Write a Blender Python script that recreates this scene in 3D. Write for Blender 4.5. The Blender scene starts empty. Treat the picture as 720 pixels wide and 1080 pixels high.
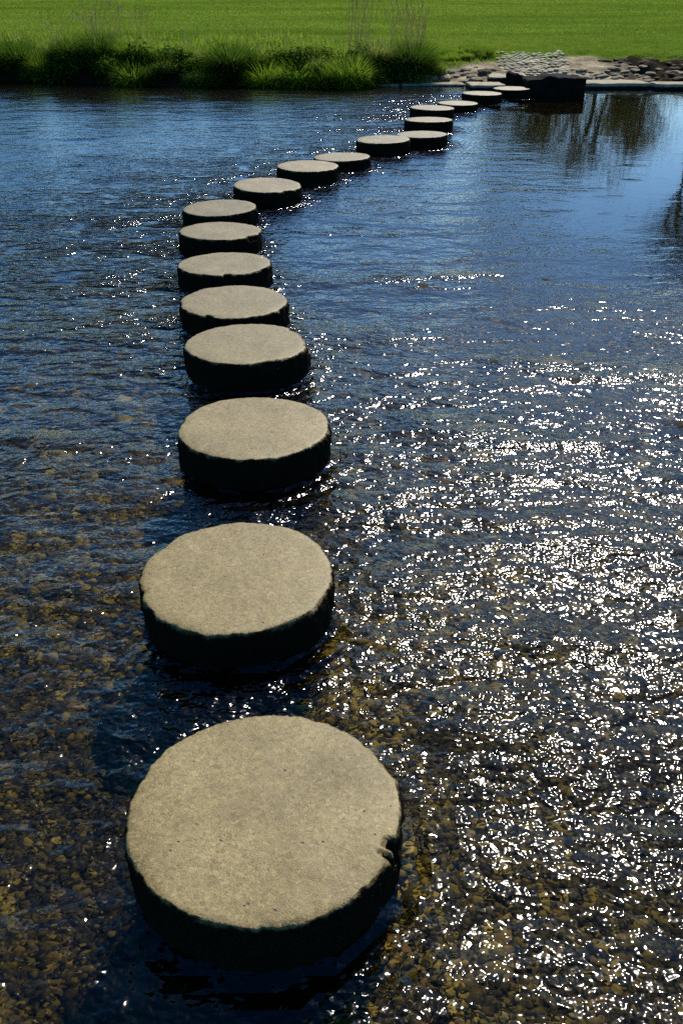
import bpy, math, random
import numpy as np
from mathutils import Vector, noise as mnoise
R = math.radians
rng = np.random.default_rng(11)
random.seed(11)
scene = bpy.context.scene
col = scene.collection

# ------------------------------------------------------------------ helpers
def tag(o, label=None, cat=None, group=None, kind=None):
    if label: o['label'] = label
    if cat: o['category'] = cat
    if group: o['group'] = group
    if kind: o['kind'] = kind
    return o

def mesh_np(name, verts, faces, mat, smooth=True, cols=None):
    """verts (n,3); faces: list of int arrays (m,k)"""
    if not isinstance(faces, list): faces = [faces]
    faces = [np.asarray(f, dtype=np.int32) for f in faces if len(f)]
    me = bpy.data.meshes.new(name)
    v = np.asarray(verts, dtype=np.float32)
    loops = np.concatenate([f.ravel() for f in faces])
    counts = np.concatenate([np.full(len(f), f.shape[1], dtype=np.int32) for f in faces])
    starts = np.concatenate([[0], np.cumsum(counts)[:-1]]).astype(np.int32)
    me.vertices.add(len(v)); me.vertices.foreach_set('co', v.ravel())
    me.loops.add(len(loops)); me.loops.foreach_set('vertex_index', loops)
    me.polygons.add(len(counts)); me.polygons.foreach_set('loop_start', starts)
    me.polygons.foreach_set('loop_total', counts)
    me.polygons.foreach_set('use_smooth', np.full(len(counts), smooth, dtype=bool))
    me.update(calc_edges=True); me.validate()
    if cols is not None:
        a = me.attributes.new('tint', 'FLOAT_COLOR', 'POINT')
        c = np.ones((len(v), 4), dtype=np.float32); c[:, :3] = cols
        a.data.foreach_set('color', c.ravel())
    if mat: me.materials.append(mat)
    return me

def obj(name, me, parent=None, loc=(0, 0, 0), rz=0.0, scale=None):
    o = bpy.data.objects.new(name, me); col.objects.link(o)
    o.location = loc; o.rotation_euler = (0, 0, rz)
    if scale is not None: o.scale = scale if hasattr(scale, '__len__') else (scale,) * 3
    if parent: o.parent = parent
    return o

def copy_tree(o, parent=None):
    c = o.copy(); col.objects.link(c)
    if parent: c.parent = parent
    for ch in [k for k in bpy.data.objects if k.parent == o]:
        copy_tree(ch, c)
    return c

def sstep(a, b, x):
    t = np.clip((np.asarray(x, dtype=float) - a) / (b - a), 0, 1)
    return t * t * (3 - 2 * t)

def vnoise(x, y, s, seed=0):
    """cheap smooth value noise on arrays"""
    x = np.asarray(x, float) * s + seed * 17.3; y = np.asarray(y, float) * s - seed * 9.1
    xi = np.floor(x); yi = np.floor(y); fx = x - xi; fy = y - yi
    fx = fx * fx * (3 - 2 * fx); fy = fy * fy * (3 - 2 * fy)
    def h(i, j):
        q = np.sin(i * 127.1 + j * 311.7 + seed * 7.7) * 43758.5453
        return q - np.floor(q)
    return (h(xi, yi) * (1 - fx) * (1 - fy) + h(xi + 1, yi) * fx * (1 - fy)
            + h(xi, yi + 1) * (1 - fx) * fy + h(xi + 1, yi + 1) * fx * fy) * 2 - 1

class NT:
    def __init__(s, name):
        s.m = bpy.data.materials.new(name); s.m.use_nodes = True
        s.t = s.m.node_tree; s.t.nodes.clear()
        s.out = s.t.nodes.new('ShaderNodeOutputMaterial')
    def n(s, typ, **kw):
        nd = s.t.nodes.new('ShaderNode' + typ)
        for k, v in kw.items():
            if k.startswith('i_'):
                nd.inputs[k[2:].replace('_', ' ')].default_value = v
            else: setattr(nd, k, v)
        return nd
    def l(s, a, b): s.t.links.new(a, b)
    def math(s, op, a, b=None, c=None, clamp=False):
        nd = s.t.nodes.new('ShaderNodeMath'); nd.operation = op; nd.use_clamp = clamp
        for i, v in enumerate((a, b, c)):
            if v is None: continue
            if isinstance(v, (int, float)): nd.inputs[i].default_value = v
            else: s.l(v, nd.inputs[i])
        return nd.outputs[0]
    def sm(s, x, a, b, lo=0.0, hi=1.0):
        nd = s.t.nodes.new('ShaderNodeMapRange'); nd.interpolation_type = 'SMOOTHSTEP'
        s.l(x, nd.inputs[0]); nd.inputs[1].default_value = a; nd.inputs[2].default_value = b
        nd.inputs[3].default_value = lo; nd.inputs[4].default_value = hi
        return nd.outputs[0]
    def noise(s, vec, scale, detail=3, rough=.5, scl=None, dist=0.0):
        if scl is not None:
            mp = s.n('Mapping'); mp.inputs['Scale'].default_value = scl; s.l(vec, mp.inputs[0]); vec = mp.outputs[0]
        nd = s.n('TexNoise'); s.l(vec, nd.inputs['Vector'])
        nd.inputs['Scale'].default_value = scale; nd.inputs['Detail'].default_value = detail
        nd.inputs['Roughness'].default_value = rough; nd.inputs['Distortion'].default_value = dist
        return nd.outputs['Fac']
    def ramp(s, x, stops):
        nd = s.n('ValToRGB'); e = nd.color_ramp.elements
        while len(e) < len(stops): e.new(0.5)
        for k, (p, c) in enumerate(stops):
            e[k].position = p; e[k].color = (*c, 1)
        s.l(x, nd.inputs[0]); return nd.outputs[0]
    def mix(s, f, a, b):
        nd = s.t.nodes.new('ShaderNodeMix'); nd.data_type = 'RGBA'
        for v, i in ((f, 0), (a, 6), (b, 7)):
            if isinstance(v, (int, float)): nd.inputs[i].default_value = v
            elif isinstance(v, tuple): nd.inputs[i].default_value = (*v, 1)
            else: s.l(v, nd.inputs[i])
        return nd.outputs[2]
    def mulc(s, a, b):
        nd = s.t.nodes.new('ShaderNodeMix'); nd.data_type = 'RGBA'; nd.blend_type = 'MULTIPLY'
        nd.inputs[0].default_value = 1
        s.l(a, nd.inputs[6])
        if isinstance(b, tuple): nd.inputs[7].default_value = (*b, 1)
        else: s.l(b, nd.inputs[7])
        return nd.outputs[2]
    def bump(s, h, dist, strength=1.0):
        nd = s.n('Bump'); nd.inputs['Distance'].default_value = dist; nd.inputs['Strength'].default_value = strength
        s.l(h, nd.inputs['Height']); return nd.outputs[0]
    def bsdf(s, colr, rough=.8, normal=None, spec=.3):
        p = s.n('BsdfPrincipled')
        if isinstance(colr, tuple): p.inputs['Base Color'].default_value = (*colr, 1)
        else: s.l(colr, p.inputs['Base Color'])
        if isinstance(rough, (int, float)): p.inputs['Roughness'].default_value = rough
        else: s.l(rough, p.inputs['Roughness'])
        p.inputs['Specular IOR Level'].default_value = spec
        if normal is not None: s.l(normal, p.inputs['Normal'])
        return p.outputs[0]
    def done(s, sh): s.l(sh, s.out.inputs['Surface']); return s.m

# ------------------------------------------------------------------ terrain profile
BX = [-300, -60, -14, -6.4, -3.4, .3, .9, 3.0, 4.3, 5.9, 9, 60, 300]
BY = [24, 20.5, 19.4, 18.9, 17.95, 17.6, 18.0, 17.95, 17.7, 17.55, 17.7, 18, 20]
def bank_y(x): return np.interp(x, BX, BY)
def beach_w(x): return sstep(.7, 2.2, x) * (1 - sstep(8.5, 11, x))
def ground_z(x, y):
    x = np.asarray(x, float); y = np.asarray(y, float)
    s = y - bank_y(x) + .12 * vnoise(x, y, 1.3, 3)
    B = beach_w(x)
    zb = np.interp(s, [-6, -1.5, -.5, 0, .15, .5, 1.1, 2.2, 4, 40], [-.24, -.22, -.2, -.03, .20, .40, .46, .50, .52, .50])
    zh = np.interp(s, [-6, -1.5, -.5, -.1, .3, 1, 2.2, 3.2, 5, 40], [-.24, -.22, -.2, -.06, .05, .14, .30, .38, .44, .50])
    z = zb * (1 - B) + zh * B
    land = sstep(-.2, .4, s)
    z += land * (.035 * vnoise(x, y, 1.9, 1) + .02 * vnoise(x, y, 5.1, 2)) * (1 - .6 * sstep(2, 6, s))
    z += land * B * (1 - sstep(2.0, 3.4, s)) * (.03 + .05 * sstep(5.0, 5.6, x)) * (vnoise(x, y, 4.0, 6) + .6 * vnoise(x, y, 8.5, 7) * sstep(5, 5.6, x))
    z += sstep(8, 40, s) * .05 * vnoise(x, y, .12, 4)
    z += (1 - land) * (.03 * vnoise(x, y, .9, 5) + .015 * vnoise(x, y, 3.1, 8))
    near = sstep(-5.0, -7.5, y) if False else 1 - sstep(-7.5, -5.0, y)
    z = z * (1 - near) + near * (.4 + .04 * vnoise(x, y, .7, 9))
    return z

# ------------------------------------------------------------------ materials
def stone_material():
    t = NT('weathered_concrete')
    tc = t.n('TexCoord'); oi = t.n('ObjectInfo')
    off = t.n('VectorMath', operation='MULTIPLY_ADD'); t.l(oi.outputs['Random'], off.inputs[0])
    off.inputs[1].default_value = (37, 91, 53); t.l(tc.outputs['Object'], off.inputs[2])
    v = off.outputs[0]
    sep = t.n('SeparateXYZ'); t.l(tc.outputs['Object'], sep.inputs[0])
    big = t.noise(v, 5, 4, .6); mid = t.noise(v, 22, 5, .65); fine = t.noise(v, 210, 3, .6)
    c = t.ramp(big, [(.3, (.195, .146, .058)), (.55, (.248, .189, .078)), (.75, (.295, .228, .100))])
    c = t.mulc(c, t.ramp(mid, [(.2, (.94, .93, .91)), (.6, (1, 1, 1))]))
    c = t.mulc(c, t.ramp(fine, [(.3, (.80, .79, .77)), (.5, (1, 1, 1)), (.72, (1.12, 1.12, 1.1))]))
    c = t.mulc(c, t.ramp(oi.outputs['Random'], [(0, (.88, .87, .84)), (.5, (1, 1, 1)), (1, (1.10, 1.08, 1.03))]))
    stain = t.sm(t.noise(v, 3.2, 5, .7, (1, 1, .3), .6), .56, .70)
    c = t.mix(t.math('MULTIPLY', stain, .16), c, (.13, .105, .06))
    grit = t.noise(v, 420, 2, .6)
    c = t.mulc(c, t.ramp(grit, [(.32, (.62, .6, .57)), (.5, (1, 1, 1)), (.70, (1.3, 1.28, 1.25))]))
    ag = t.n('TexVoronoi'); t.l(v, ag.inputs['Vector']); ag.inputs['Scale'].default_value = 120
    agc = t.n('SeparateColor'); t.l(ag.outputs['Color'], agc.inputs[0])
    c = t.mulc(c, t.ramp(agc.outputs[0], [(0, (.74, .72, .68)), (.35, (.95, .95, .94)), (.8, (1.04, 1.04, 1.03)), (1, (1.28, 1.26, 1.22))]))
    vo = t.n('TexVoronoi'); t.l(v, vo.inputs['Vector']); vo.inputs['Scale'].default_value = 34
    pit = t.math('MULTIPLY', t.sm(vo.outputs['Distance'], .06, .13, 1, 0), t.sm(t.noise(v, 9, 2), .52, .62))
    c = t.mix(pit, c, (.13, .10, .06))
    # shade painted near-black into the wet flank, ragged upper limit
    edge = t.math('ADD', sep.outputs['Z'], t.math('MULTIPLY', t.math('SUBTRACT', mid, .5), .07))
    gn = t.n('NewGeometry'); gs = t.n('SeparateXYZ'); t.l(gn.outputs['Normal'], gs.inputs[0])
    damp_shade = t.math('MULTIPLY', t.sm(edge, .316, .336, 1, 0), t.sm(gs.outputs[2], .90, .985, 1, 0))
    c = t.mix(damp_shade, c, t.mix(t.sm(fine, .35, .7), (.006, .005, .003), (.022, .017, .010)))
    h = t.math('ADD', t.math('MULTIPLY', mid, t.math('ADD', .28, t.math('MULTIPLY', damp_shade, 1.6))), t.math('ADD', t.math('MULTIPLY', fine, .10), t.math('MULTIPLY', pit, -.5)))
    h = t.math('ADD', t.math('ADD', h, t.math('MULTIPLY', grit, .06)), t.math('MULTIPLY', agc.outputs[1], .075))
    nb = t.bump(h, .008, .8)
    rough = t.math('ADD', t.math('ADD', .36, t.math('MULTIPLY', fine, .3)), t.math('MULTIPLY', damp_shade, .3))
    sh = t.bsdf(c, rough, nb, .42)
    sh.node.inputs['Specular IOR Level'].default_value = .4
    t.l(t.math('SUBTRACT', .24, t.math('MULTIPLY', damp_shade, .23)), sh.node.inputs['Specular IOR Level'])
    return t.done(sh)
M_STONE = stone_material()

def rock_material(name, c0, c1, rough=.75, flank_shade=None):
    t = NT(name); tc = t.n('TexCoord'); oi = t.n('ObjectInfo')
    off = t.n('VectorMath', operation='MULTIPLY_ADD'); t.l(oi.outputs['Random'], off.inputs[0])
    off.inputs[1].default_value = (37, 91, 53); t.l(tc.outputs['Object'], off.inputs[2])
    n1 = t.noise(off.outputs[0], 6, 6, .65); n2 = t.noise(off.outputs[0], 40, 3, .6)
    c = t.mix(t.sm(n1, .35, .65), c0, c1)
    c = t.mulc(c, t.ramp(n2, [(.3, (.7, .7, .7)), (.6, (1, 1, 1))]))
    c = t.mulc(c, t.ramp(oi.outputs['Random'], [(0, (.65, .63, .6)), (1, (1.15, 1.13, 1.1))]))
    if flank_shade:                                            # flank shade painted near-black below the pale top
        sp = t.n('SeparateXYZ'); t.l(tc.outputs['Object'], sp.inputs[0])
        c = t.mix(t.sm(t.math('ADD', sp.outputs[2], t.math('MULTIPLY', t.math('SUBTRACT', n1, .5), .05)), flank_shade[0], flank_shade[1], 1, 0), c, (.014, .012, .008))
    return t.done(t.bsdf(c, rough, t.bump(t.math('ADD', n1, t.math('MULTIPLY', n2, .4)), .04, .8), .06))
M_DARKROCK = rock_material('dark_wet_rock', (.007, .006, .005), (.018, .015, .012), .9)
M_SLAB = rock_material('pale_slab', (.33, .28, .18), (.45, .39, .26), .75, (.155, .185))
M_PALEROCK = rock_material('pale_rock', (.26, .215, .14), (.50, .42, .28))
M_BROWNROCK = rock_material('muddy_rock', (.045, .034, .022), (.13, .10, .065))

def tint_material(name, rough=.8, spec=.3, trans=0.0, bump=0.0):
    t = NT(name)
    a = t.n('Attribute', attribute_name='tint')
    nb = None
    if bump:
        tc = t.n('TexCoord'); nb = t.bump(t.noise(tc.outputs['Object'], 90, 3), bump, .6)
    sh = t.bsdf(a.outputs['Color'], rough, nb, spec)
    if trans:
        tr = t.n('BsdfTranslucent'); t.l(a.outputs['Color'], tr.inputs[0])
        mx = t.n('MixShader'); mx.inputs[0].default_value = trans
        t.l(sh, mx.inputs[1]); t.l(tr.outputs[0], mx.inputs[2]); sh = mx.outputs[0]
    return t.done(sh)
M_PEBBLE = tint_material('wet_pebble', .6, .2)
M_BLADE = tint_material('grass_blade', .8, 0, .6)
M_STALK = tint_material('dry_stalk', .7, .1, .55)
M_LEAF = tint_material('tree_leaf', .6, .2, .4)
M_COBBLE = tint_material('cobble', .8, .05, 0, .01)

def bark_material():
    t = NT('bark'); tc = t.n('TexCoord')
    n1 = t.noise(tc.outputs['Object'], 6, 5, .6, (3, 3, .6))
    return t.done(t.bsdf(t.ramp(n1, [(.3, (.03, .024, .018)), (.7, (.09, .072, .052))]), .9, t.bump(n1, .05)))
M_BARK = bark_material()

def ground_material():
    t = NT('ground'); g = t.n('NewGeometry'); P = g.outputs['Position']
    a = t.n('Attribute', attribute_name='tint'); sp = t.n('SeparateColor'); t.l(a.outputs['Color'], sp.inputs[0])
    soil_m, bed_m = sp.outputs[0], sp.outputs[1]
    n1 = t.noise(P, .35, 4, .6, (.35, 1, 1)); n2 = t.noise(P, 3, 5, .6); n3 = t.noise(P, 26, 4, .65)
    gx_ = t.n('SeparateXYZ'); t.l(P, gx_.inputs[0])
    grass = t.ramp(n1, [(.32, (.068, .118, .013)), (.5, (.105, .165, .018)), (.68, (.142, .192, .025))])
    grass = t.mulc(grass, t.ramp(n2, [(.3, (.72, .74, .65)), (.6, (1.05, 1.05, 1))]))
    grass = t.mulc(grass, t.ramp(n3, [(.3, (.55, .58, .5)), (.62, (1.1, 1.1, 1))]))
    soil = t.ramp(t.noise(P, 2.4, 6, .65), [(.34, (.12, .095, .06)), (.5, (.30, .245, .16)), (.64, (.44, .37, .25))])
    soil = t.mulc(soil, t.ramp(n3, [(.35, (.55, .55, .55)), (.6, (1.1, 1.1, 1.1))]))
    vo = t.n('TexVoronoi'); t.l(P, vo.inputs['Vector']); vo.inputs['Scale'].default_value = 26
    vc = t.n('SeparateColor'); t.l(vo.outputs['Color'], vc.inputs[0])
    bed = t.ramp(vc.outputs[0], [(0, (.014, .012, .006)), (.5, (.045, .037, .015)), (.8, (.09, .072, .028)), (1, (.20, .16, .06))])
    bed = t.mulc(bed, t.ramp(t.noise(P, 1.6, 3), [(.3, (.5, .55, .6)), (.65, (1.1, 1.1, 1))]))
    soil = t.mulc(soil, t.ramp(t.sm(t.math('ADD', gx_.outputs[0], t.noise(P, 1.5, 3)), 5.4, 6.1), [(0, (1.25, 1.22, 1.15)), (1, (.17, .16, .15))])); soil = t.mix(sp.outputs[2], soil, (.016, .012, .008)); c = t.mix(soil_m, grass, soil); c = t.mix(bed_m, c, bed)
    hb = t.math('ADD', t.math('MULTIPLY', n3, .6), t.math('MULTIPLY', t.math('MULTIPLY', vo.outputs['Distance'], -2.5), bed_m))
    return t.done(t.bsdf(c, .9, t.bump(hb, .05, .8), 0))

def water_material():
    t = NT('river_water'); g = t.n('NewGeometry'); P = g.outputs['Position']
    sx = t.n('SeparateXYZ'); t.l(P, sx.inputs[0]); X, Y = sx.outputs[0], sx.outputs[1]
    # calm pool towards the right of the far half
    side = t.math('SUBTRACT', X, t.math('ADD', .3, t.math('MULTIPLY', Y, .06)))
    calm = t.math('MULTIPLY', t.sm(side, -.3, 1.6), t.math('MULTIPLY', t.sm(Y, 4.6, 7.5), t.sm(Y, 19, 21, 1, 0)))
    wide = t.noise(P, .8, 3, .55, (.7, 1, 1))
    patch = t.sm(wide, .34, .66, .72, 1.22)
    farcalm = t.math('MULTIPLY', t.sm(Y, 2.4, 6.6, 1.05, .46), t.sm(Y, 7, 14, 1, .5))
    amp = t.math('MULTIPLY', t.math('MULTIPLY', patch, farcalm), t.math('SUBTRACT', 1.0, t.math('MULTIPLY', calm, .94)))
    # riffles: rarer, steeper chop
    rif = t.math('MULTIPLY', t.sm(t.noise(P, 1.1, 3, .6, (.55, 1.2, 1)), .56, .78), t.math('SUBTRACT', t.sm(Y, 6, 12, 1, .5), t.math('MULTIPLY', calm, .48)))
    wk = t.n('Attribute', attribute_name='tint'); wks = t.n('SeparateColor'); t.l(wk.outputs['Color'], wks.inputs[0])
    rif = t.math('ADD', rif, t.math('MULTIPLY', t.math('MULTIPLY', wks.outputs[0], t.sm(Y, 2.5, 6.0, .6, 4.0)), t.sm(t.noise(P, 6, 2, .5, (.6, 1, 1)), .36, .62)))
    w0 = t.noise(P, 3.2, 2, .5, (.6, 1, 1), .3)
    w1 = t.noise(P, 11, 1, .5, (.75, 1, 1), .4)
    w2 = t.noise(P, 34, 1, .5, (.9, 1, 1), .2)
    w3 = t.noise(P, 80, 0, .5, (.9, 1, 1))
    h = t.math('ADD', t.math('MULTIPLY', w0, .052), t.math('MULTIPLY', w1, .020))
    h = t.math('ADD', h, t.math('MULTIPLY', w2, .0078))
    h = t.math('ADD', h, t.math('MULTIPLY', w3, .0017))
    h = t.math('MULTIPLY', h, amp)
    h = t.math('ADD', h, t.math('MULTIPLY', wks.outputs[1], .02))
    h = t.math('ADD', h, t.math('MULTIPLY', rif, t.math('ADD', t.math('MULTIPLY', w1, .040), t.math('MULTIPLY', w2, .014))))
    nb = t.bump(h, 1.0, 1.0)
    lw = t.n('LayerWeight'); lw.inputs['Blend'].default_value = .5; t.l(nb, lw.inputs['Normal'])
    F = t.math('ADD', .02, t.math('MULTIPLY', t.math('POWER', lw.outputs['Facing'], 5.0), .98), clamp=True)
    gl = t.n('BsdfGlossy'); t.l(t.math('SUBTRACT', t.sm(Y, 3, 9, .118, .09), t.math('MULTIPLY', calm, .065)), gl.inputs['Roughness']); t.l(nb, gl.inputs['Normal'])
    gl.inputs['Color'].default_value = (1, 1, 1, 1)
    tr = t.n('BsdfTransparent'); tr.inputs[0].default_value = (.86, .80, .58, 1)
    rf = t.n('BsdfRefraction'); rf.inputs['IOR'].default_value = 1.25; rf.inputs['Roughness'].default_value = 0
    rf.inputs['Color'].default_value = (.86, .80, .58, 1); t.l(nb, rf.inputs['Normal'])
    m1 = t.n('MixShader'); m1.inputs[0].default_value = .6; t.l(tr.outputs[0], m1.inputs[1]); t.l(rf.outputs[0], m1.inputs[2])
    m2 = t.n('MixShader'); t.l(F, m2.inputs[0]); t.l(m1.outputs[0], m2.inputs[1]); t.l(gl.outputs[0], m2.inputs[2])
    return t.done(m2.outputs[0])

# ------------------------------------------------------------------ ground sheet
def axis(parts):
    return np.unique(np.concatenate([np.linspace(a, b, n) for a, b, n in parts]).round(4))
gx = axis([(-2500, -120, 12), (-120, -22, 40), (-22, -9, 70), (-9, 9, 260), (9, 22, 70), (22, 120, 40), (120, 2500, 12)])
gy = axis([(-400, -12, 12), (-12, -4, 20), (-4, 16.5, 110), (16.5, 22.5, 130), (22.5, 34, 60), (34, 120, 50), (120, 3000, 16)])
GX, GY = np.meshgrid(gx, gy)
GZ = ground_z(GX, GY)
s_ = GY - bank_y(GX) + .12 * vnoise(GX, GY, 1.3, 3)
B_ = beach_w(GX)
edge_s = 1.9 + .35 * vnoise(GX, GY, .9, 12) + .2 * vnoise(GX, GY, 2.7, 13) - 1.6 * (1 - sstep(1.2, 2.9, GX))
soil = B_ * (1 - sstep(-.12, .22, s_ - edge_s))
wet = (1 - sstep(.35, .6, s_)) * (1 - B_); soil = np.maximum(soil, wet)  # wet bank face, its shade also darkened into the soil colour
bedm = 1 - sstep(-.1, .05, s_); bedm *= sstep(-7, -5, GY)
nxg, nyg = len(gx), len(gy)
ii = np.arange(nxg * nyg).reshape(nyg, nxg)
quads = np.stack([ii[:-1, :-1], ii[:-1, 1:], ii[1:, 1:], ii[1:, :-1]], -1).reshape(-1, 4)
gcol = np.stack([soil, bedm, wet], -1).reshape(-1, 3)
ground = obj('ground', mesh_np('ground', np.stack([GX, GY, GZ], -1).reshape(-1, 3), quads, ground_material(), True, gcol))
tag(ground, kind='structure')

# ------------------------------------------------------------------ stepping stones
def stone_mesh(seed, n, r=.30, H=.33, chips=()):
    o3 = Vector((seed * 13.7, seed * 5.1, seed * 2.3))
    th = np.linspace(0, 2 * math.pi, n, endpoint=False)
    def fr(x, y, z, s): return mnoise.noise(Vector((x, y, z)) * s + o3)
    prof = []  # (radius fraction or offset, z)
    for k in range(1, 13): prof.append(('t', r * (k / 13.0) ** .8 * .985, H))
    rr = [(-.007, H - .001), (-.003, H - .003), (-.001, H - .008), (.001, H - .018), (.002, H - .04), (.002, H - .06),
          (.002, H - .085), (.001, H - .11), (0, H - .14), (-.004, H - .18), (-.006, H - .24), (-.006, -.04)]
    for d, z in rr: prof.append(('s', r + d, z))
    V = [(0, 0, H)]
    for kind, rad, z in prof:
        for a in th:
            ca, sa = math.cos(a), math.sin(a)
            shape = 1 + .022 * fr(ca, sa, 0, 1.1) + .016 * fr(ca, sa, 3, 2.6) + .006 * fr(ca, sa, 5, 7)
            q = rad * shape; zz = z
            if kind == 't':
                zz += .0025 * fr(q * ca, q * sa, 1, 9) + .0012 * fr(q * ca, q * sa, 5, 32)
                zz -= .004 * max(0, (rad / r - .8) / .2) ** 2 * (1 + fr(ca, sa, 7, 4))
            else:
                dep = min(1, (H - z) / .03 + .25)
                q += dep * (.009 * fr(r * ca, r * sa, z * .6, 9) + .010 * fr(r * ca, r * sa, z, 30) + .005 * fr(r * ca, r * sa, z, 75))
                if z > H - .03:
                    g = .5 + .5 * fr(ca, sa, 9, 7)
                    wr = max(0, .25 + 1.2 * fr(ca, sa, 8, 2.3)); q -= wr * (.009 * abs(fr(ca, sa, 11, 6)) + .010 * min(.5, max(0, fr(ca, sa, 4, 17))) + .006 * abs(fr(ca, sa, 5, 41))) + .004 * abs(fr(ca, sa, 6, 95)); zz -= .003 * g
            for (ac, wc, dc, hc) in chips:          # broken bits out of the rim
                da = abs((a - ac + math.pi) % (2 * math.pi) - math.pi) / wc
                if da < 1:
                    w = (1 - da * da) * (1 + .5 * fr(ca * 3, sa * 3, z, 12))
                    inner = max(0, (rad - (r - dc)) / dc)
                    if kind == 's' and zz > H - hc: q -= dc * w * max(0, 1 - (H - zz) / hc)
                    if inner > 0 and zz > H - hc: zz -= hc * .75 * w * min(1, inner)
            V.append((q * ca, q * sa, zz))
    F3 = [(0, 1 + j, 1 + (j + 1) % n) for j in range(n)]
    F4 = []
    for k in range(len(prof) - 1):
        a0 = 1 + k * n; b0 = a0 + n
        for j in range(n):
            j2 = (j + 1) % n
            F4.append((a0 + j, b0 + j, b0 + j2, a0 + j2))
    return mesh_np('stepping_stone', np.array(V), [np.array(F3), np.array(F4)], M_STONE)

ST = [(-.170, 1.401, .605), (-.322, 2.325, .600), (-.358, 3.379, .618), (-.471, 4.336, .616), (-.610, 5.032, .602),
      (-.741, 5.805, .590), (-.873, 6.663, .588), (-.961, 7.470, .584), (-.656, 8.321, .598), (-.324, 9.236, .594),
      (.014, 9.951, .588), (.471, 10.869, .602), (.933, 11.304, .594), (1.105, 12.458, .600), (1.243, 13.654, .602),
      (1.697, 14.490, .583), (2.170, 15.414, .610), (2.745, 16.118, .596)]
SL = ['nearest and largest-looking stepping stone, round pale concrete, chip broken from its right rim',
      'round pale stepping stone second from the viewer, shading the water to its left',
      'third round stepping stone from the viewer, tall wet flank with shade painted black under a smooth pale top',
      'fourth stepping stone from the viewer, rugged exposed flank with a worn right shoulder',
      'fifth stepping stone from the viewer with a dark nick in its front rim',
      'sixth stepping stone from the viewer, flat pale top with a small chip at front centre',
      'seventh stepping stone from the viewer, between the chipped sixth and the leftmost one',
      'leftmost stepping stone of the row, eighth from the viewer, where the line bends right',
      'ninth stepping stone from the viewer, first after the bend, set off to the right',
      'tenth stepping stone from the viewer, thick dark flank, right of the bend',
      'eleventh stepping stone from the viewer, low and thin above the water at mid row',
      'twelfth stepping stone from the viewer, raised with dark flank, after the low thin one',
      'thirteenth stepping stone from the viewer, rightmost of the cluster of three in the middle distance',
      'fourteenth stepping stone from the viewer, middle of three stacked close in view',
      'fifteenth stepping stone from the viewer, topmost of three stacked close in view',
      'sixteenth stepping stone from the viewer, low pale disc partly behind the fifteenth',
      'seventeenth stepping stone from the viewer, dark-sided disc last but one before the far landing',
      'farthest stepping stone, round and dark-sided, beside the big black block at the landing']
chipd = {0: [(R(-19), .06, .020, .05), (R(-25), .022, .026, .02)],
         3: [(R(20), .5, .018, .05), (R(-60), .3, .010, .03)], 4: [(R(-112), .10, .022, .03)], 5: [(R(-80), .12, .03, .03)],
         6: [(R(-35), .2, .02, .03)], 8: [(R(-50), .2, .015, .03)]}
dz = {3: .005, 10: -.035, 15: -.035, 12: -.01, 17: .0, 2: .0, 7: -.01}
for i, (x, y, d) in enumerate(ST):
    n = 320 if i < 3 else 200 if i < 8 else 120
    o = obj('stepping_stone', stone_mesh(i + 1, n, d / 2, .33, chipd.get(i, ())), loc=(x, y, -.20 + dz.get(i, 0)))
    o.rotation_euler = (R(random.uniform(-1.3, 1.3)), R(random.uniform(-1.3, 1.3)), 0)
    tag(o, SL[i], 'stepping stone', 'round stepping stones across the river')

# ------------------------------------------------------------------ water
wx = axis([(-250, -20, 12), (-20, -3, 60), (-3, 4, 200), (4, 20, 40), (20, 250, 12)]); wy = axis([(-6.3, .6, 10), (.6, 17.4, 480), (17.4, 27, 20)])
WX, WY = np.meshgrid(wx, wy); ii = np.arange(WX.size).reshape(WX.shape)
wake = np.zeros_like(WX); ring = np.zeros_like(WX)
WS = [.25, .35, .5, .6, .8, 1, 1.1, 1.1, 1, .8, .7, .6, .6, .7, .8, .8, .9, .9]
for (sx_, sy_, sd_), ws in zip(ST, WS):                 # the current runs from right to left and breaks on every stone
    dx, dy = WX - sx_, WY - sy_; d = np.hypot(dx, dy) - sd_ / 2
    dn = -dx
    plume = np.exp(-np.clip(dn, 0, None) / .85) * sstep(-.35, .1, dn) * np.exp(-(dy / (.22 + .22 * np.clip(dn, 0, None))) ** 2)
    collar = np.exp(-np.clip(d, 0, None) / .07) * .7
    wake = np.maximum(wake, ws * np.maximum(plume, collar))
    up = sstep(-.15, .2, dx * .8 + .06)
    ring += np.exp(-np.clip(d, 0, None) / .12) * (.35 + .65 * up) * np.cos(np.clip(d, 0, None) * 2 * np.pi / .075) * (d < .5) * .55
    vx = np.abs(np.abs(dy) - sd_ / 2 - .30 * np.clip(dn, 0, None))
    ring += .5 * ws * np.exp(-(vx / .035) ** 2) * sstep(0, .15, dn) * np.exp(-np.clip(dn, 0, None) / .6)
wq = np.stack([ii[:-1, :-1], ii[:-1, 1:], ii[1:, 1:], ii[1:, :-1]], -1).reshape(-1, 4)
wc = np.stack([wake, ring, 0 * wake], -1).reshape(-1, 3)
water = obj('river_water', mesh_np('river_water', np.stack([WX, WY, 0 * WX], -1).reshape(-1, 3), wq, water_material(), True, wc))
tag(water, kind='structure')

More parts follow.
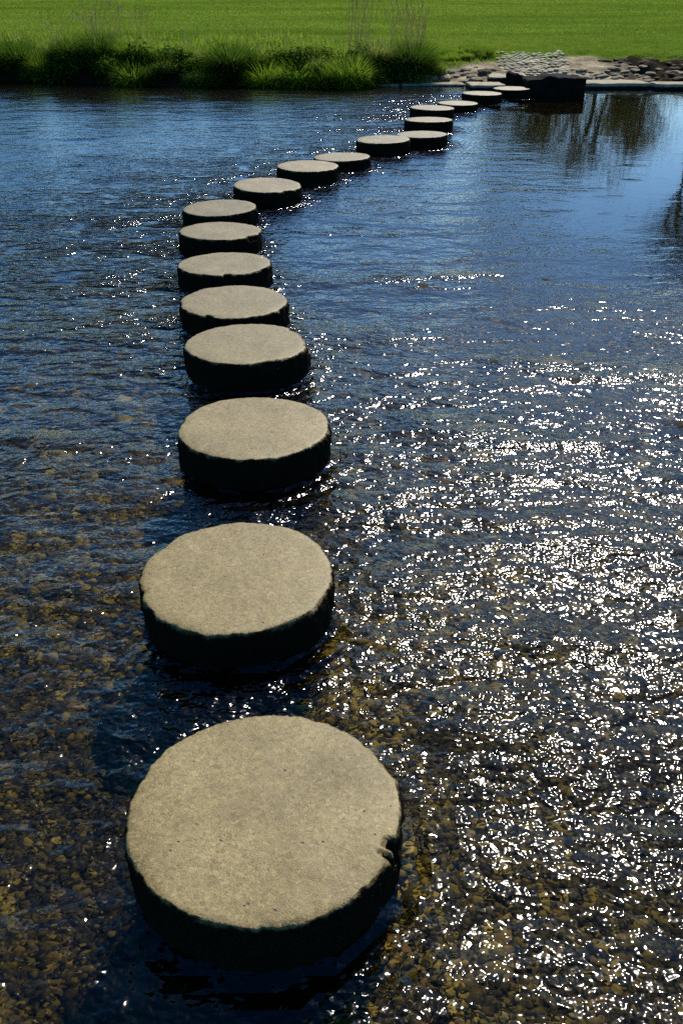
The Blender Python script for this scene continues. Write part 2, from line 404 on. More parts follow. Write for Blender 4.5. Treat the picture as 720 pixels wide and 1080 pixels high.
# ------------------------------------------------------------------ rocks, slabs, block
def ico(sub):
    import bmesh
    bm = bmesh.new(); bmesh.ops.create_icosphere(bm, subdivisions=sub, radius=1)
    v = np.array([w.co[:] for w in bm.verts]); f = np.array([[w.index for w in p.verts] for p in bm.faces]); bm.free()
    return v, f
def rock_mesh(name, seed, mat, sub=3, jag=.35):
    v, f = ico(sub); o3 = Vector((seed * 3.3, seed * 7.1, 0)); V = []
    for p in v:
        w = Vector(p); d = 1 + jag * mnoise.noise(w * 1.1 + o3) + jag * .45 * mnoise.noise(w * 2.7 + o3) + jag * .15 * mnoise.noise(w * 7 + o3)
        # planar facets
        for k in range(4):
            nrm = Vector((math.sin(seed * 2.1 + k * 2.4), math.cos(seed * 1.3 + k * 1.7), math.sin(k * 3.1 + seed) * .6)).normalized()
            e = (w * d).dot(nrm)
            if e > .72: d *= .72 / e * .6 + .4
        V.append(w * d)
    return mesh_np(name, np.array([p[:] for p in V]), f, mat, sub > 2)
def block_mesh(name, seed, size, mat, cuts=(10, 6, 5), jag=.02, tops=None):
    """rough cuboid, base at z=0, dense shell displaced by noise"""
    import bmesh
    bm = bmesh.new(); sx, sy, sz = size; nx, ny, nz = cuts
    idx = {}
    def vert(i, j, k):
        if (i, j, k) not in idx:
            u, w, h = i / nx, j / ny, k / nz
            x = (u - .5) * sx; y = (w - .5) * sy; z = h * sz
            if tops: z = h * float(np.interp(u, tops[0], tops[1])) * (1 - .12 * w * 0)
            e = sum(1 for q, n in ((i, nx), (j, ny), (k, nz)) if q in (0, n))
            if e >= 2:
                x *= 1 - .012 / max(sx, .1) * (i in (0, nx)) * 2; y *= 1 - .012 / max(sy, .1) * 2 * (j in (0, ny)); z -= .008 * (k == nz)
            p = Vector((x, y, z)); o3 = Vector((seed * 4.1, 0, seed))
            nv = mnoise.noise_vector(p * 5 + o3) * jag + mnoise.noise_vector(p * 17 + o3) * jag * .45
            idx[i, j, k] = bm.verts.new(p + nv)
        return idx[i, j, k]
    def q(*a): bm.faces.new([vert(*p) for p in a])
    for i in range(nx):
        for j in range(ny):
            q((i, j, nz), (i + 1, j, nz), (i + 1, j + 1, nz), (i, j + 1, nz)); q((i, j, 0), (i, j + 1, 0), (i + 1, j + 1, 0), (i + 1, j, 0))
    for i in range(nx):
        for k in range(nz):
            q((i, 0, k), (i + 1, 0, k), (i + 1, 0, k + 1), (i, 0, k + 1)); q((i, ny, k), (i, ny, k + 1), (i + 1, ny, k + 1), (i + 1, ny, k))
    for j in range(ny):
        for k in range(nz):
            q((0, j, k), (0, j, k + 1), (0, j + 1, k + 1), (0, j + 1, k)); q((nx, j, k), (nx, j + 1, k), (nx, j + 1, k + 1), (nx, j, k + 1))
    me = bpy.data.meshes.new(name); bm.to_mesh(me); bm.free(); me.materials.append(mat)
    return me

b = obj('stone_block', block_mesh('stone_block', 2, (.98, .60, .52), M_DARKROCK, (28, 12, 14), .022,
        ([0, .12, .26, .34, .42, .55, .7, .92, 1], [.46, .47, .485, .52, .525, .51, .505, .495, .475])), loc=(3.46, 16.45, -.22), rz=.05)
tag(b, 'large rough black stone block standing in the water beside the farthest stepping stone', 'stone block')
b = obj('stone_block', block_mesh('stone_block', 5, (.30, .34, .40), M_DARKROCK, (10, 10, 12), .03,
        ([0, .25, .5, 1], [.46, .48, .44, .40])), loc=(2.95, 16.85, -.18), rz=.3)
tag(b, 'small jagged dark stone wedged at the left end of the large black block', 'stone block')
slabs = [((4.78, 17.62, -.13), (1.12, .62, .22), .03, 'wide pale flat slab at the water edge directly right of the large black block'),
         ((6.25, 17.42, -.13), (1.72, .44, .22), .02, 'long narrow pale slab at the water edge at the right edge of the picture'),
         ((8.1, 17.55, -.14), (1.7, .5, .22), -.03, 'pale edging slab continuing the landing edge beyond the right side'),
         ((2.52, 17.5, -.14), (.62, .62, .21), .05, 'pale square slab behind the seventeenth stepping stone at the landing'),
         ((3.02, 18.35, -.06), (.72, .80, .19), -.04, 'pale slab set higher at the foot of the cobbled ramp'),
         ((1.62, 17.86, -.16), (1.12, .34, .20), .02, 'thin low pale slab along the water edge left of the landing'),
         ((.72, 17.86, -.17), (.62, .24, .20), .04, 'narrow low pale slab under the tussock with dry stalks')]
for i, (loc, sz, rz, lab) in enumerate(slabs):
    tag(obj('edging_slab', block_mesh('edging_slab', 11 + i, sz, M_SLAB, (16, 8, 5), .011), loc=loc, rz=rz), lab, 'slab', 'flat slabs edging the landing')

# cobbled ramp (one paved surface)
cv, cf = ico(2); Vs, Fs, Cs = [], [], []; off = 0
for r_ in range(22):
    yy = 18.35 + r_ * .105
    for c_ in range(13):
        xx = 3.02 + c_ * .103 + (r_ % 2) * .05 + (r_ * .004)
        if rng.random() < .03: continue
        a = rng.uniform(0, 6.28)
        if rng.random() < .35 * (c_ in (0, 12)) + .3 * (r_ > 19): continue
        q = cv * np.array([.050, .047, .013]) * rng.uniform(.75, 1.15)
        q = q * (1 + .12 * np.sin(cv[:, [1, 2, 0]] * 3 + a))
        px, py = xx + rng.normal(0, .007), yy + rng.normal(0, .007)
        q = q + np.array([px, py, float(ground_z(px, py)) + .004 + rng.normal(0, .004)])
        Vs.append(q); Fs.append(cf + off); off += len(cv)
        k = rng.uniform(.7, 1.15); Cs.append(np.tile(np.array([.66, .56, .37]) * k, (len(cv), 1)))
tag(obj('cobbled_path', mesh_np('cobbled_path', np.concatenate(Vs), np.concatenate(Fs), M_COBBLE, True, np.concatenate(Cs))), kind='structure')

# loose rocks on the landing: each its own object
protoP = [rock_mesh('beach_rock', 20 + k, M_PALEROCK, 3) for k in range(5)]
protoB = [rock_mesh('mud_rock', 40 + k, M_BROWNROCK, 3, .5) for k in range(5)]
def put_rock(name, me, x, y, sx, sy, sz, lab, cat, grp, sink=.3):
    z = float(ground_z(x, y)) + sz * (1 - sink) * .6
    o = obj(name, me, loc=(x, y, z), rz=random.uniform(0, 6.3), scale=(sx, sy, sz)); tag(o, lab, cat, grp); return o
for k in range(38):
    x = random.uniform(1.5, 3.0); y = 18.1 + random.uniform(0, 1.15) * (.35 + .65 * sstep(1.3, 2.6, x))
    s = random.choice([.04, .05, .06, .07, .09, .11])
    put_rock('beach_rock', random.choice(protoP), x, y, s * 1.35, s * 1.1, s * .38, 'small pale rubble rock on the bare bank left of the cobbled ramp', 'rock', 'pale rubble left of the cobbled ramp')
put_rock('beach_rock', protoB[2], 2.62, 18.5, .15, .11, .075, 'largest dark rock among the pale rubble left of the cobbled ramp', 'rock', None)
for k in range(40):
    x = random.uniform(4.45, 5.6); y = 17.95 + random.uniform(0, .9)
    s = random.choice([.035, .045, .055, .07, .085])
    put_rock('beach_rock', random.choice(protoP), x, y, s * 1.4, s * 1.1, s * .36, 'pale rubble rock on the muddy bank right of the cobbled ramp', 'rock', 'pale rubble right of the cobbled ramp')
for k in range(70):
    x = random.uniform(5.0, 8.8); y = 17.95 + random.uniform(.1, 2.0)
    s = random.choice([.035, .045, .05, .06, .08])
    put_rock('mud_rock', random.choice(protoB), x, y, s * 1.8, s * 1.2, s * .42, 'dark muddy clod on the eroded bank at the right', 'clod', 'dark clods on the eroded right bank')
for k in range(26):  # pale stones added in place of the glare on wet mud
    x = random.uniform(5.25, 6.6); y = 18.35 + random.uniform(0, .5); s = random.choice([.04, .06, .08])
    put_rock('beach_rock', random.choice(protoP), x, y, s * 1.7, s * 1.3, s * .34, 'added pale flat stone standing in for wet mud glare on the dark eroded right bank', 'rock', 'added pale stones standing in for mud glare')
# stones just under or breaking the surface of the shallows
for (x, y, s, lab) in [(1.16, 4.15, .075, 'brown river stone barely breaking the sparkling shallows at right'), (.55, 5.75, .09, 'brown wet stone in the ripples right of the fifth stepping stone'),
                       (1.35, 5.9, .06, 'small wet stone at the edge of the calm pool'), (.78, 4.45, .06, 'dark wet pebble right of the fourth stepping stone in the shallows'),
                       (-2.3, 5.6, .08, 'brown wet stone in the riffle at the far left'), (-1.6, 6.9, .07, 'wet stone in the bright riffle left of the seventh stepping stone'),
                       (-1.75, 4.6, .07, 'submerged brown stone left of the fourth stepping stone'), (1.5, 3.7, .08, 'wet brown stone amid sparkles at the right edge')]:
    o = obj('river_stone', protoB[int(s * 1000) % 5], loc=(x, y, -.006 - s * .72), rz=x * 9, scale=(s * 1.5, s * 1.1, s * .8)); tag(o, lab, 'river stone', 'stones in the shallows')

# ------------------------------------------------------------------ river gravel (uncountable)
def gravel():
    Ps = []
    for (y0, y1, dens, s0, s1) in [(.35, 1.9, 7600, .004, .0135), (1.9, 3.4, 3200, .007, .018), (3.4, 6.0, 800, .013, .030)]:
        w = 2 * (.42 * y1 + .75); N = int(dens * w * (y1 - y0))
        y = rng.uniform(y0, y1, N); x = rng.uniform(-w / 2, w / 2, N); k = np.abs(x) < .42 * y + .75
        x, y = x[k], y[k]; s = (s0 + (s1 - s0) * rng.random(len(x)) ** 2.6) * np.where(rng.random(len(x)) < .012, 2.0, 1)
        Ps.append(np.stack([x, y, s], 1))
    Pp = np.concatenate(Ps); x, y, s = Pp.T; n = len(x)
    z = ground_z(x, y) + s * .15 + rng.uniform(-.006, .006, n)
    v, f = ico(2); v = v * (1 + .26 * np.sin(v[:, [1, 2, 0]] * 2.7 + 1) + .16 * np.sin(v[:, [2, 0, 1]] * 5))
    a = rng.uniform(0, 2 * np.pi, n); el = rng.uniform(.9, 1.6, n); fl = rng.uniform(.4, .75, n); til = rng.normal(0, .3, n)
    q = v[None] * np.stack([s * el, s / el ** .4, s * fl], 1)[:, None, :]
    ct, st = np.cos(til)[:, None], np.sin(til)[:, None]
    qx, qz = q[..., 0] * ct - q[..., 2] * st, q[..., 0] * st + q[..., 2] * ct
    ca, sa = np.cos(a)[:, None], np.sin(a)[:, None]
    q = np.stack([qx * ca - q[..., 1] * sa + x[:, None], qx * sa + q[..., 1] * ca + y[:, None], qz + z[:, None]], -1)
    pal = np.array([[.034, .028, .012], [.085, .068, .024], [.17, .132, .044], [.44, .34, .085], [.75, .60, .18], [.22, .19, .11], [.36, .24, .09]])  # bright golds stand in for caustic light on the bed
    pi = rng.choice(7, n, p=[.30, .26, .16, .11, .08, .06, .03])
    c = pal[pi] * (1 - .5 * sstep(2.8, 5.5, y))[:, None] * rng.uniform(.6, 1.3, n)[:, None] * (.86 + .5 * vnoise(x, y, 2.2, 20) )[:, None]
    fc = (f[None] + (np.arange(n) * len(v))[:, None, None]).reshape(-1, 3)
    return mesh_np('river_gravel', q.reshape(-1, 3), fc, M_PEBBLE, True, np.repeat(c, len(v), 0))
tag(obj('river_gravel', gravel()), 'brown and golden gravel, the gold standing in for caustic light, covering the river bed under clear water', 'gravel', kind='stuff')

# ------------------------------------------------------------------ grass blades
def blades(x, y, z, h, w, lean, cols, segs=3, curl=.5):
    """arching blades as tapered strips"""
    n = len(x); a = rng.uniform(0, 2 * np.pi, n); la = rng.uniform(0, 2 * np.pi, n) if np.isscalar(lean) else lean[1]
    lm = lean if np.isscalar(lean) else lean[0]
    lm = np.abs(rng.normal(0, 1, n)) * lm if np.isscalar(lean) else lm
    V = []; C = []
    for k in range(segs + 1):
        t = k / segs; wd = w * (1 - t ** 1.5) * .5
        ang = lm * (1 - curl + curl * 2 * t)
        out = h * t * np.sin(ang); up = h * t * np.cos(ang)
        cx, cy, cz = x + out * np.cos(la), y + out * np.sin(la), z + up
        if k < segs:
            V += [np.stack([cx - wd * np.cos(a), cy - wd * np.sin(a), cz], 1), np.stack([cx + wd * np.cos(a), cy + wd * np.sin(a), cz], 1)]
            C += [cols * (.75 + .35 * t)] * 2 if False else [cols, cols]
        else:
            V.append(np.stack([cx, cy, cz], 1)); C.append(cols)
    m = len(V); P = np.stack(V, 1).reshape(-1, 3); Cc = np.stack(C, 1).reshape(-1, 3)
    base = (np.arange(n) * m)[:, None]
    F4 = np.concatenate([base + np.array([2 * k, 2 * k + 1, 2 * k + 3, 2 * k + 2]) for k in range(segs - 1)], 0) if segs > 1 else np.zeros((0, 4), int)
    F3 = base + np.array([2 * segs - 2, 2 * segs - 1, 2 * segs])
    return P, F4, F3, Cc
def blade_mesh(name, mat, *a, **k):
    P, F4, F3, C = blades(*a, **k); return mesh_np(name, P, [F4, F3], mat, True, C)
def gcols(n, base, var=.25, yel=.1):
    c = np.tile(np.array(base), (n, 1)) * rng.uniform(1 - var, 1 + var, n)[:, None]
    dry = rng.random(n) < yel; c[dry] = np.array([.26, .22, .10]) * rng.uniform(.6, 1.1, dry.sum())[:, None]
    return c

# meadow
def lawn():
    X, Y, Hh, Wd = [], [], [], []
    for (d0, d1, N, h0, h1, w) in [(18.6, 24, 60000, .022, .06, .010), (24, 34, 60000, .025, .06, .018), (34, 60, 50000, .03, .065, .035)]:
        y = rng.uniform(d0, d1, N); x = rng.uniform(-.5, .5, N) * (y * .86 + 3)
        X.append(x); Y.append(y); Hh.append(rng.uniform(h0, h1, N)); Wd.append(np.full(N, w))
    x, y, h, w = map(np.concatenate, (X, Y, Hh, Wd))
    s = y - bank_y(x); e = 2.25 + .3 * vnoise(x, y, .9, 12) - 1.6 * (1 - sstep(1.2, 2.9, x))
    keep = (s > .7) & ((beach_w(x) < .3) | (s > e)); x, y, h, w = x[keep], y[keep], h[keep], w[keep]
    pn = vnoise(x, y, .22, 30) + .6 * vnoise(x * .4, y, .8, 31) + .5 * vnoise(x * .7, y * .6, 2.6, 32)
    c = gcols(len(x), (.135, .205, .024), .28, .05) * np.clip(1 + .30 * pn, .45, 1.6)[:, None]
    return blade_mesh('meadow_grass', M_BLADE, x, y, ground_z(x, y) - .01, h * (1 + .2 * pn), w, .45, c, segs=2)
tag(obj('meadow_grass', lawn()), 'short bright green grass covering the meadow beyond the river', 'grass', kind='stuff')

def herbage():
    N = 85000; x = rng.uniform(-13, 3.6, N); s = .2 + 6.3 * rng.random(N) ** 1.5
    y = bank_y(x) + s
    den = .5 + .5 * vnoise(x, y, 1.6, 40) + .35 * vnoise(x, y, 4.2, 41)
    lim = np.where(x > .9, 3.0, 4.2) + 1.6 * vnoise(x, y, .5, 42)
    bare = (x > 1.2) & (s < np.interp(x, [1.2, 2.4, 3.6], [.35, 1.3, 2.3]))
    k = (rng.random(N) < den) & (s < lim) & ~bare; x, y, s, den = x[k], y[k], s[k], den[k]
    h = rng.uniform(.06, .17, len(x)) * (1 + 1.1 * np.clip(den, 0, 1)) * np.where(x > .9, .62, 1) * (1 - .35 * sstep(1, 2.6, s))
    c = gcols(len(x), (.19, .28, .02), .5, .2)
    return blade_mesh('bank_herbage', M_BLADE, x, y, ground_z(x, y) - .02, h, np.full(len(x), .011), .6, c)
tag(obj('bank_herbage', herbage()), 'rough uneven green herbage covering the far bank behind the tussocks', 'herbage', kind='stuff')

# tussocks: individuals
def tussock_mesh(seed, n, h, base, spread, yel):
    global rng
    rng = np.random.default_rng(seed)
    rr = np.sqrt(rng.random(n)) * spread; a = rng.uniform(0, 6.283, n)
    x, y = rr * np.cos(a), rr * np.sin(a)
    hh = h * rng.uniform(.55, 1.1, n) * (1 - .25 * rr / spread)
    lm = .12 + .75 * (rr / spread) * rng.uniform(.5, 1.2, n); la = a + rng.normal(0, .5, n)
    return blade_mesh('grass_tussock', M_BLADE, x, y, np.zeros(n) - .03, hh, rng.uniform(.007, .019, n), (lm, la), gcols(n, base, .35, yel), segs=4, curl=.55)
TM = [tussock_mesh(101, 2400, .60, (.115, .20, .014), .24, .05), tussock_mesh(102, 2400, .56, (.18, .29, .02), .26, .05),
      tussock_mesh(103, 2600, .64, (.055, .11, .010), .25, .02), tussock_mesh(104, 1600, .42, (.20, .29, .028), .24, .12),
      tussock_mesh(105, 1800, .50, (.19, .26, .04), .28, .18)]
rng = np.random.default_rng(77)
def tussock(x, s, k, sc, lab, grp='grass tussocks along the far bank', zs=1.0):
    y = float(bank_y(x)) + s
    o = obj('grass_tussock', TM[k], loc=(x, y, max(float(ground_z(x, y)), -.02)), rz=random.uniform(0, 6.3), scale=(sc * random.uniform(.95, 1.15), sc * random.uniform(.95, 1.15), sc * zs))
    tag(o, lab, 'tussock', grp)
front = [(-6.05, .18, 2, 1.1, 'dark tussock at the water edge at the far left of the picture'),
         (-5.55, .10, 0, .95, 'dark green tussock second from the left edge of the picture at the water'),
         (-5.0, .42, 2, .9, 'dark shaded tussock set back behind the low pale rim at left'),
         (-4.45, .40, 2, 1.0, 'dark tussock below the brown dry stalks at left'),
         (-3.72, .02, 1, .88, 'bright spiky tussock standing out at the water edge at left'),
         (-3.1, .05, 3, .70, 'low light green tuft at the water edge right of the bright spiky tussock'),
         (-2.55, .05, 4, .72, 'low yellowish tuft at the water edge between spiky and black tussocks'),
         (-1.98, .22, 2, 1.12, 'tall nearly black tussock in the middle of the left bank'),
         (-1.35, .02, 1, .92, 'rounded bright topped tussock right of the nearly black one'),
         (-.78, -.02, 1, 1.0, 'wide bright topped tussock left of the largest overhanging one'),
         (-.30, .0, 0, .9, 'dark tussock filling the gap beside the largest overhanging one'),
         (.12, .05, 1, 1.15, 'largest overhanging tussock leaning over the water right of centre'),
         (.62, .45, 4, .9, 'brownish tussock with dead blades behind the low pale slab'),
         (1.28, .28, 2, 1.12, 'dark bushy tussock with tan stalks, last one left of the landing'),
         (1.68, .42, 3, .72, 'small light green tuft at the end of the tussock row by the rubble')]
for x, s, k, sc, lab in front: tussock(x, s, k, sc, lab)
for k in range(46):
    x = -9.5 + k * .232 + random.uniform(-.1, .1)
    tussock(x, random.uniform(.02, .5), random.choice([0, 2, 1, 3, 4]), random.uniform(.35, .75), 'shaggy dark grass tuft hanging over the shaded bank face between the larger tussocks', 'tufts hanging over the bank face')
for k in range(30):
    x = -8.5 + k * .33 + random.uniform(-.12, .12)
    tussock(x, random.uniform(.55, 1.9), random.choice([1, 3, 3, 4]), random.uniform(.3, .58), 'smaller grass tuft in the second row on the bank behind the waterside tussocks', 'second row of tufts on the far bank', .8)
for k in range(24):
    x = random.uniform(1.5, 3.2); s = 1.0 + (x - 1.5) * .75 + random.uniform(0, 1.1)
    tussock(x, s, random.choice([0, 3, 1]), random.uniform(.26, .42), 'low green hummock of grass above the rubble left of the cobbled ramp', 'hummocks above the rubble')
for k in range(10):
    x = -12.5 + k * .55; tussock(x, random.uniform(.05, .4), random.choice([0, 2, 1]), random.uniform(.8, 1.05), 'waterside tussock continuing the bank beyond the left edge', 'tussocks past the left edge')

# broad-leaved weeds between the tussocks
def weed_mesh(seed, n, h, w, base):
    r2 = np.random.default_rng(seed); a = r2.uniform(0, 6.283, n); q = w * r2.random(n) ** .5
    z = h * r2.random(n) ** .8 * np.sqrt(np.clip(1 - (q / w) ** 2 * .8, .05, 1)); c = np.stack([q * np.cos(a), q * np.sin(a), z], 1)
    L = r2.uniform(.03, .085, n); d = np.stack([np.cos(a + r2.normal(0, .7, n)), np.sin(a + r2.normal(0, .7, n)), r2.normal(.05, .45, n)], 1)
    d /= np.linalg.norm(d, axis=1)[:, None]; u = np.cross(d, r2.normal(0, .35, (n, 3)) + np.array([0, 0, 1.])); u /= np.linalg.norm(u, axis=1)[:, None]
    Lc = L[:, None]; dn = np.array([0, 0, -.25]) * Lc
    P = np.stack([c, c + d * Lc * .5 + u * Lc * .32, c + d * Lc + dn, c + d * Lc * .5 - u * Lc * .32], 1).reshape(-1, 3)
    col_ = np.repeat(np.array(base) * r2.uniform(.6, 1.3, n)[:, None], 4, 0)
    # every leaf on its own thin stalk from the root
    b = np.stack([c * .06 + u * .002 - np.array([0, 0, .03]), c * .06 - u * .002 - np.array([0, 0, .03])], 1)
    P = np.concatenate([P, b.reshape(-1, 3)]); k4 = np.arange(n) * 4; k2 = 4 * n + np.arange(n) * 2
    col_ = np.concatenate([col_, np.tile(np.array(base) * .8, (2 * n, 1))])
    return mesh_np('leafy_weed', P, [np.arange(4 * n).reshape(-1, 4), np.stack([k2, k2 + 1, k4], 1)], M_BLADE, True, col_)
WM = [weed_mesh(301, 420, .34, .26, (.12, .20, .02)), weed_mesh(302, 380, .26, .30, (.15, .22, .025)), weed_mesh(303, 460, .42, .24, (.085, .15, .018))]
for k in range(44):
    x = -9.3 + k * .245 + random.uniform(-.1, .1); s = random.choice([.0, .05, .12, .2, .3, .42, .55])
    o = obj('leafy_weed', WM[k % 3], loc=(x, float(bank_y(x)) + s, max(0, float(ground_z(x, bank_y(x) + s)) - .02)), rz=random.uniform(0, 6), scale=(random.uniform(.8, 1.25), random.uniform(.8, 1.2), random.uniform(.7, 1.15)))
    tag(o, 'low broad leaved weed growing among the grass tussocks of the far bank', 'weed', 'leafy weeds on the far bank')

# dry stalks and bent reeds
def tube(pts, radii, sides=5):
    V, F = [], []; n = len(pts)
    for i, p in enumerate(pts):
        d = (pts[min(i + 1, n - 1)] - pts[max(i - 1, 0)]).normalized()
        u = d.cross(Vector((.31, .87, .1)) if abs(d.z) > .8 else Vector((0, 0, 1))).normalized(); w = d.cross(u)
        for s in range(sides):
            a = 6.28318 * s / sides; V.append(p + (u * math.cos(a) + w * math.sin(a)) * radii[i])
    for i in range(n - 1):
        for s in range(sides):
            s2 = (s + 1) % sides; F.append((i * sides + s, i * sides + s2, (i + 1) * sides + s2, (i + 1) * sides + s))
    return [v[:] for v in V], F
def join(parts):
    V, F = [], []
    for v, f in parts:
        o = len(V); V += v; F += [tuple(i + o for i in q) for q in f]
    return np.array(V), np.array(F)
def stalks(seed, n, h, spread, lean, colr, rad=.0028, head=True):
    rd = random.Random(seed); ps = []
    for i in range(n):
        a = rd.uniform(0, 6.3); q = spread * rd.random() ** .5; b0 = Vector((q * math.cos(a), q * math.sin(a), -.03))
        hh = h * rd.uniform(.6, 1.05); d = Vector((rd.gauss(0, lean), rd.gauss(0, lean), 1)); sag = Vector((rd.gauss(0, .15), rd.gauss(0, .15), -.04)) * hh
        pts = [b0 + d * hh * t + sag * t * t for t in (0, .25, .5, .75, .92, 1)]
        ps.append(tube(pts, [rad, rad * .9, rad * .8, rad * .65, rad * (2.2 if head else .6), rad * .4], 4))
        for _ in range(3 if head else 0):
            t0 = rd.uniform(.55, .9); p0 = b0 + d * hh * t0 + sag * t0 * t0
            p1 = p0 + Vector((rd.gauss(0, .06), rd.gauss(0, .06), rd.uniform(.05, .12)))
            ps.append(tube([p0, (p0 + p1) / 2, p1], [rad * .5, rad * .6, rad * .3], 3))
    V, F = join(ps)
    return mesh_np('dry_stalks', V, F, M_STALK, True, np.tile(np.array(colr), (len(V), 1)))
for (x, s, n, h, sp, ln, lab) in [(.32, .55, 30, 1.75, .24, .06, 'tallest clump of thin tan dead stalks rising behind the largest overhanging tussock'),
                                  (1.28, .45, 30, 1.25, .26, .14, 'clump of tan dead stalks growing through the dark bushy tussock by the landing'),
                                  (1.0, .6, 9, .95, .2, .2, 'sparse leaning dead stalks between the two tan stalk clumps'),
                                  (-4.35, .55, 30, 1.1, .35, .16, 'clump of reddish brown dead stalks behind the dark left tussocks'),
                                  (-3.7, .7, 10, .9, .3, .2, 'thin brown dead stalks above the bright spiky tussock'),
                                  (-5.6, .75, 8, .7, .3, .3, 'short leaning dead stalks at the far left of the bank')]:
    y = float(bank_y(x)) + s
    tag(obj('dry_stalks', stalks(int(abs(x) * 100), n, h, sp, ln, (.50, .37, .24)), loc=(x, y, float(ground_z(x, y)))), lab, 'dead stalks', 'dead plant stalks on the far bank')
def bent(x, s, pts, lab, r=.007):
    y = float(bank_y(x)) + s
    V, F = tube([Vector(p) for p in pts], [r] * (len(pts) - 1) + [r * .5], 5)
    tag(obj('bent_reed', mesh_np('bent_reed', np.array(V), np.array(F), M_STALK, True, np.tile(np.array((.55, .50, .30)), (len(V), 1))), loc=(x, y, float(ground_z(x, y)))), lab, 'reed', 'pale dead reeds on the far bank')
bent(-2.92, .95, [(0, 0, 0), (.03, 0, .2), (.07, 0, .42), (.10, 0, .50)], 'upright pale reed standing alone above the left bank')
bent(-2.86, .95, [(0, 0, .0), (.06, 0, .16), (.18, .02, .36)], 'short pale reed leaning right beside the upright one')
bent(-6.1, .5, [(-.1, 0, .22), (.02, 0, .3), (.14, 0, .38)], 'pale reed lying across the tussock at the far left')
bent(-5.55, .6, [(0, 0, .55), (.14, 0, .40), (.30, .02, .2)], 'pale reed slanting down to the right at the left bank')
bent(-5.05, .7, [(0, 0, .72), (.2, 0, .52), (.42, .02, .3)], 'longest pale reed slanting down above the left tussocks')
bent(-4.0, .75, [(0, 0, .72), (.12, 0, .62), (.26, 0, .5)], 'pale reed crossing the brown stalks at left')
bent(-3.9, .7, [(0, 0, .4), (.06, 0, .55), (.1, 0, .7)], 'short pale reed crossing upward through the brown stalks')
bent(1.15, .3, [(0, 0, .40), (.12, -.02, .55), (.24, 0, .68), (.30, 0, .66)], 'pale broken reed in the dark tussock by the landing')
bent(.55, .3, [(0, 0, .45), (.2, 0, .44), (.38, 0, .38)], 'pale reed lying flat beside the brownish tussock')

# ------------------------------------------------------------------ trees beyond the meadow (seen mirrored in the pool)
def tree(name, x, y, h, cr, z0, seed, ntr, nleaf, colr, lab):
    rd = random.Random(seed); g = float(ground_z(x, y))
    root = bpy.data.objects.new(name, None); col.objects.link(root); root.location = (x, y, g)
    tag(root, lab, 'tree', 'trees beyond the meadow')
    ps, tips = [], []
    def grow(p, d, L, r, lev):
        pts = [p]; q = d.copy()
        for k in range(4):
            q = (q + Vector((rd.gauss(0, .13), rd.gauss(0, .13), .06))).normalized(); pts.append(pts[-1] + q * L / 4)
        ps.append(tube(pts, [r, r * .88, r * .76, r * .64, r * .5], 6 if lev < 2 else 4))
        if lev >= 2: tips.extend(pts[1:])
        if lev < 3:
            for k in range(rd.choice([3, 4])):
                t = rd.choice([2, 3, 4, 4]); e = (q + Vector((rd.gauss(0, .55), rd.gauss(0, .55), rd.gauss(.15, .3)))).normalized()
                grow(pts[t], e, L * rd.uniform(.55, .8), r * .5, lev + 1)
    for k in range(ntr):
        a = rd.uniform(0, 6.3); q = .12 * cr * (k > 0)
        grow(Vector((q * math.cos(a), q * math.sin(a), -.2)), Vector((rd.gauss(0, .2), rd.gauss(0, .2), 1)).normalized(), h * .42, h * .024, 0)
    V, F = join(ps); obj('trunk', mesh_np('trunk', V, F, M_BARK), root)
    T = np.array([t[:] for t in tips]); r2 = np.random.default_rng(seed)
    c = T[r2.integers(0, len(T), nleaf)] + r2.normal(0, .7, (nleaf, 3)); s = r2.uniform(.08, .19, nleaf)
    dirs = r2.normal(0, 1, (nleaf, 3, 3)); dirs /= np.linalg.norm(dirs, axis=2, keepdims=True)
    P = (c[:, None] + dirs * s[:, None, None]).reshape(-1, 3); Fl = np.arange(nleaf * 3).reshape(-1, 3)
    cc = np.repeat(np.array(colr) * r2.uniform(.6, 1.3, nleaf)[:, None], 3, 0)
    obj('crown', mesh_np('crown', P, Fl, M_LEAF, False, cc), root)
def polar(az, d): return d * math.sin(R(az)), d * math.cos(R(az))
tree('willow_tree', *polar(13.9, 84), 15.0, 5, 0, 5, 3, 11000, (.09, .095, .03), 'thinly leafed multi-stemmed tree mirrored in the calm pool at right')
tree('willow_tree', *polar(17.0, 88), 12.5, 4.5, 0, 9, 2, 8500, (.075, .080, .03), 'thin spring tree right of the multi-stemmed one, mirrored in the calm pool')
tree('willow_tree', *polar(12.0, 90), 14.0, 5, 0, 44, 3, 8000, (.08, .09, .03), 'wide loosely leafed tree left of the multi-stemmed one, mirrored in the calm pool')
tree('broadleaf_tree', *polar(20.7, 80), 25.0, 8, 0, 15, 2, 24000, (.03, .04, .014), 'tall dark tree mirrored at the right edge of the water')
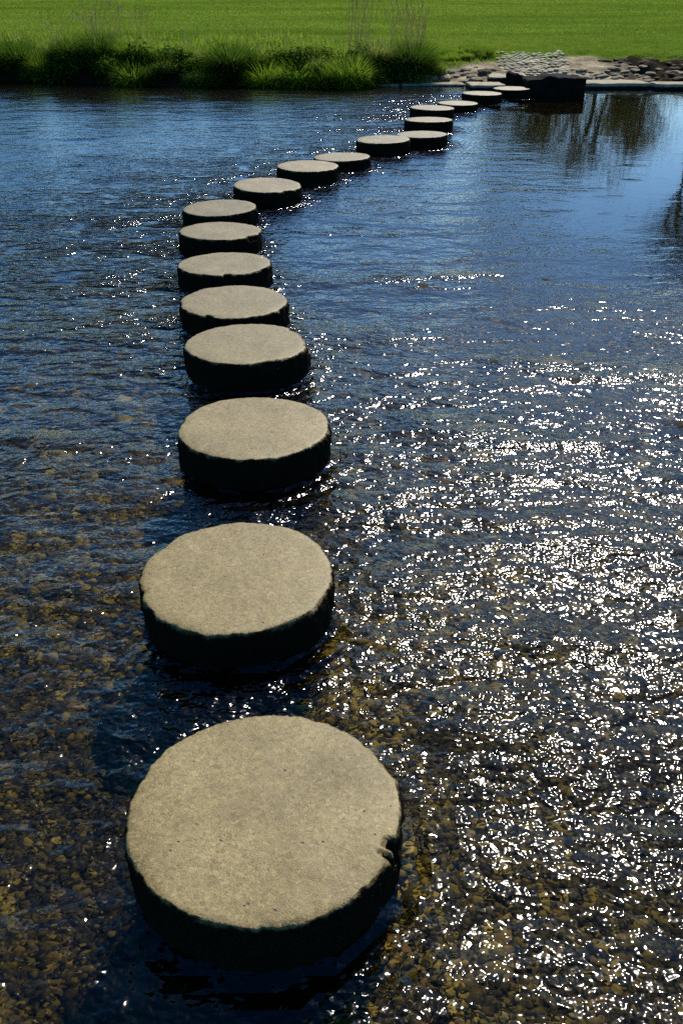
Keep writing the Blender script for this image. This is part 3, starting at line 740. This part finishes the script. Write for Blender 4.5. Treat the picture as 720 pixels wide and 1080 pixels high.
tree('broadleaf_tree', *polar(8.7, 90), 12.0, 3, 0, 22, 1, 9000, (.05, .06, .02), 'slim tree mirrored right of the cluster of three stepping stones')
tree('broadleaf_tree', *polar(-19.6, 85), 10.5, 4, 0, 31, 1, 7000, (.05, .065, .02), 'small tree mirrored at the left edge of the water')

# ------------------------------------------------------------------ light, sky, camera
EL, AZ = 44.0, 18.5
w = bpy.data.worlds.new('World'); scene.world = w; w.use_nodes = True
nt = w.node_tree; bg = nt.nodes['Background']
sky = nt.nodes.new('ShaderNodeTexSky'); sky.sky_type = 'NISHITA'; sky.sun_disc = False
sky.sun_elevation = R(EL); sky.sun_rotation = R(AZ); sky.dust_density = .5; sky.air_density = 1.0; sky.ozone_density = 4; sky.altitude = 300
hs = nt.nodes.new('ShaderNodeHueSaturation'); hs.inputs['Saturation'].default_value = 1.38
nt.links.new(sky.outputs[0], hs.inputs['Color']); nt.links.new(hs.outputs[0], bg.inputs[0]); bg.inputs[1].default_value = .13
sd = Vector((math.sin(R(AZ)) * math.cos(R(EL)), math.cos(R(AZ)) * math.cos(R(EL)), math.sin(R(EL))))
L = bpy.data.lights.new('sun', 'SUN'); L.energy = 5.0; L.angle = R(.5); L.color = (1, .94, .84)
so = bpy.data.objects.new('sun', L); col.objects.link(so); so.rotation_euler = sd.to_track_quat('Z', 'Y').to_euler(); so.location = (0, 0, 30)
cam = bpy.data.cameras.new('camera'); co = bpy.data.objects.new('camera', cam); col.objects.link(co)
cam.sensor_fit = 'VERTICAL'; cam.sensor_height = 24; cam.lens = 24 * 960 / 1080
co.location = (0, 0, 1.72); co.rotation_euler = (R(90 - 30.61), 0, 0); cam.clip_start = .05; cam.clip_end = 6000
scene.camera = co
scene.view_settings.view_transform = 'Standard'; scene.view_settings.look = 'None'
scene.view_settings.exposure = .22; scene.view_settings.gamma = 1
cy = scene.cycles
cy.max_bounces = 8; cy.transparent_max_bounces = 12; cy.glossy_bounces = 3; cy.transmission_bounces = 6; cy.diffuse_bounces = 2
cy.caustics_reflective = False; cy.caustics_refractive = False; cy.blur_glossy = 0
cy.sample_clamp_indirect = 6; cy.use_denoising = False
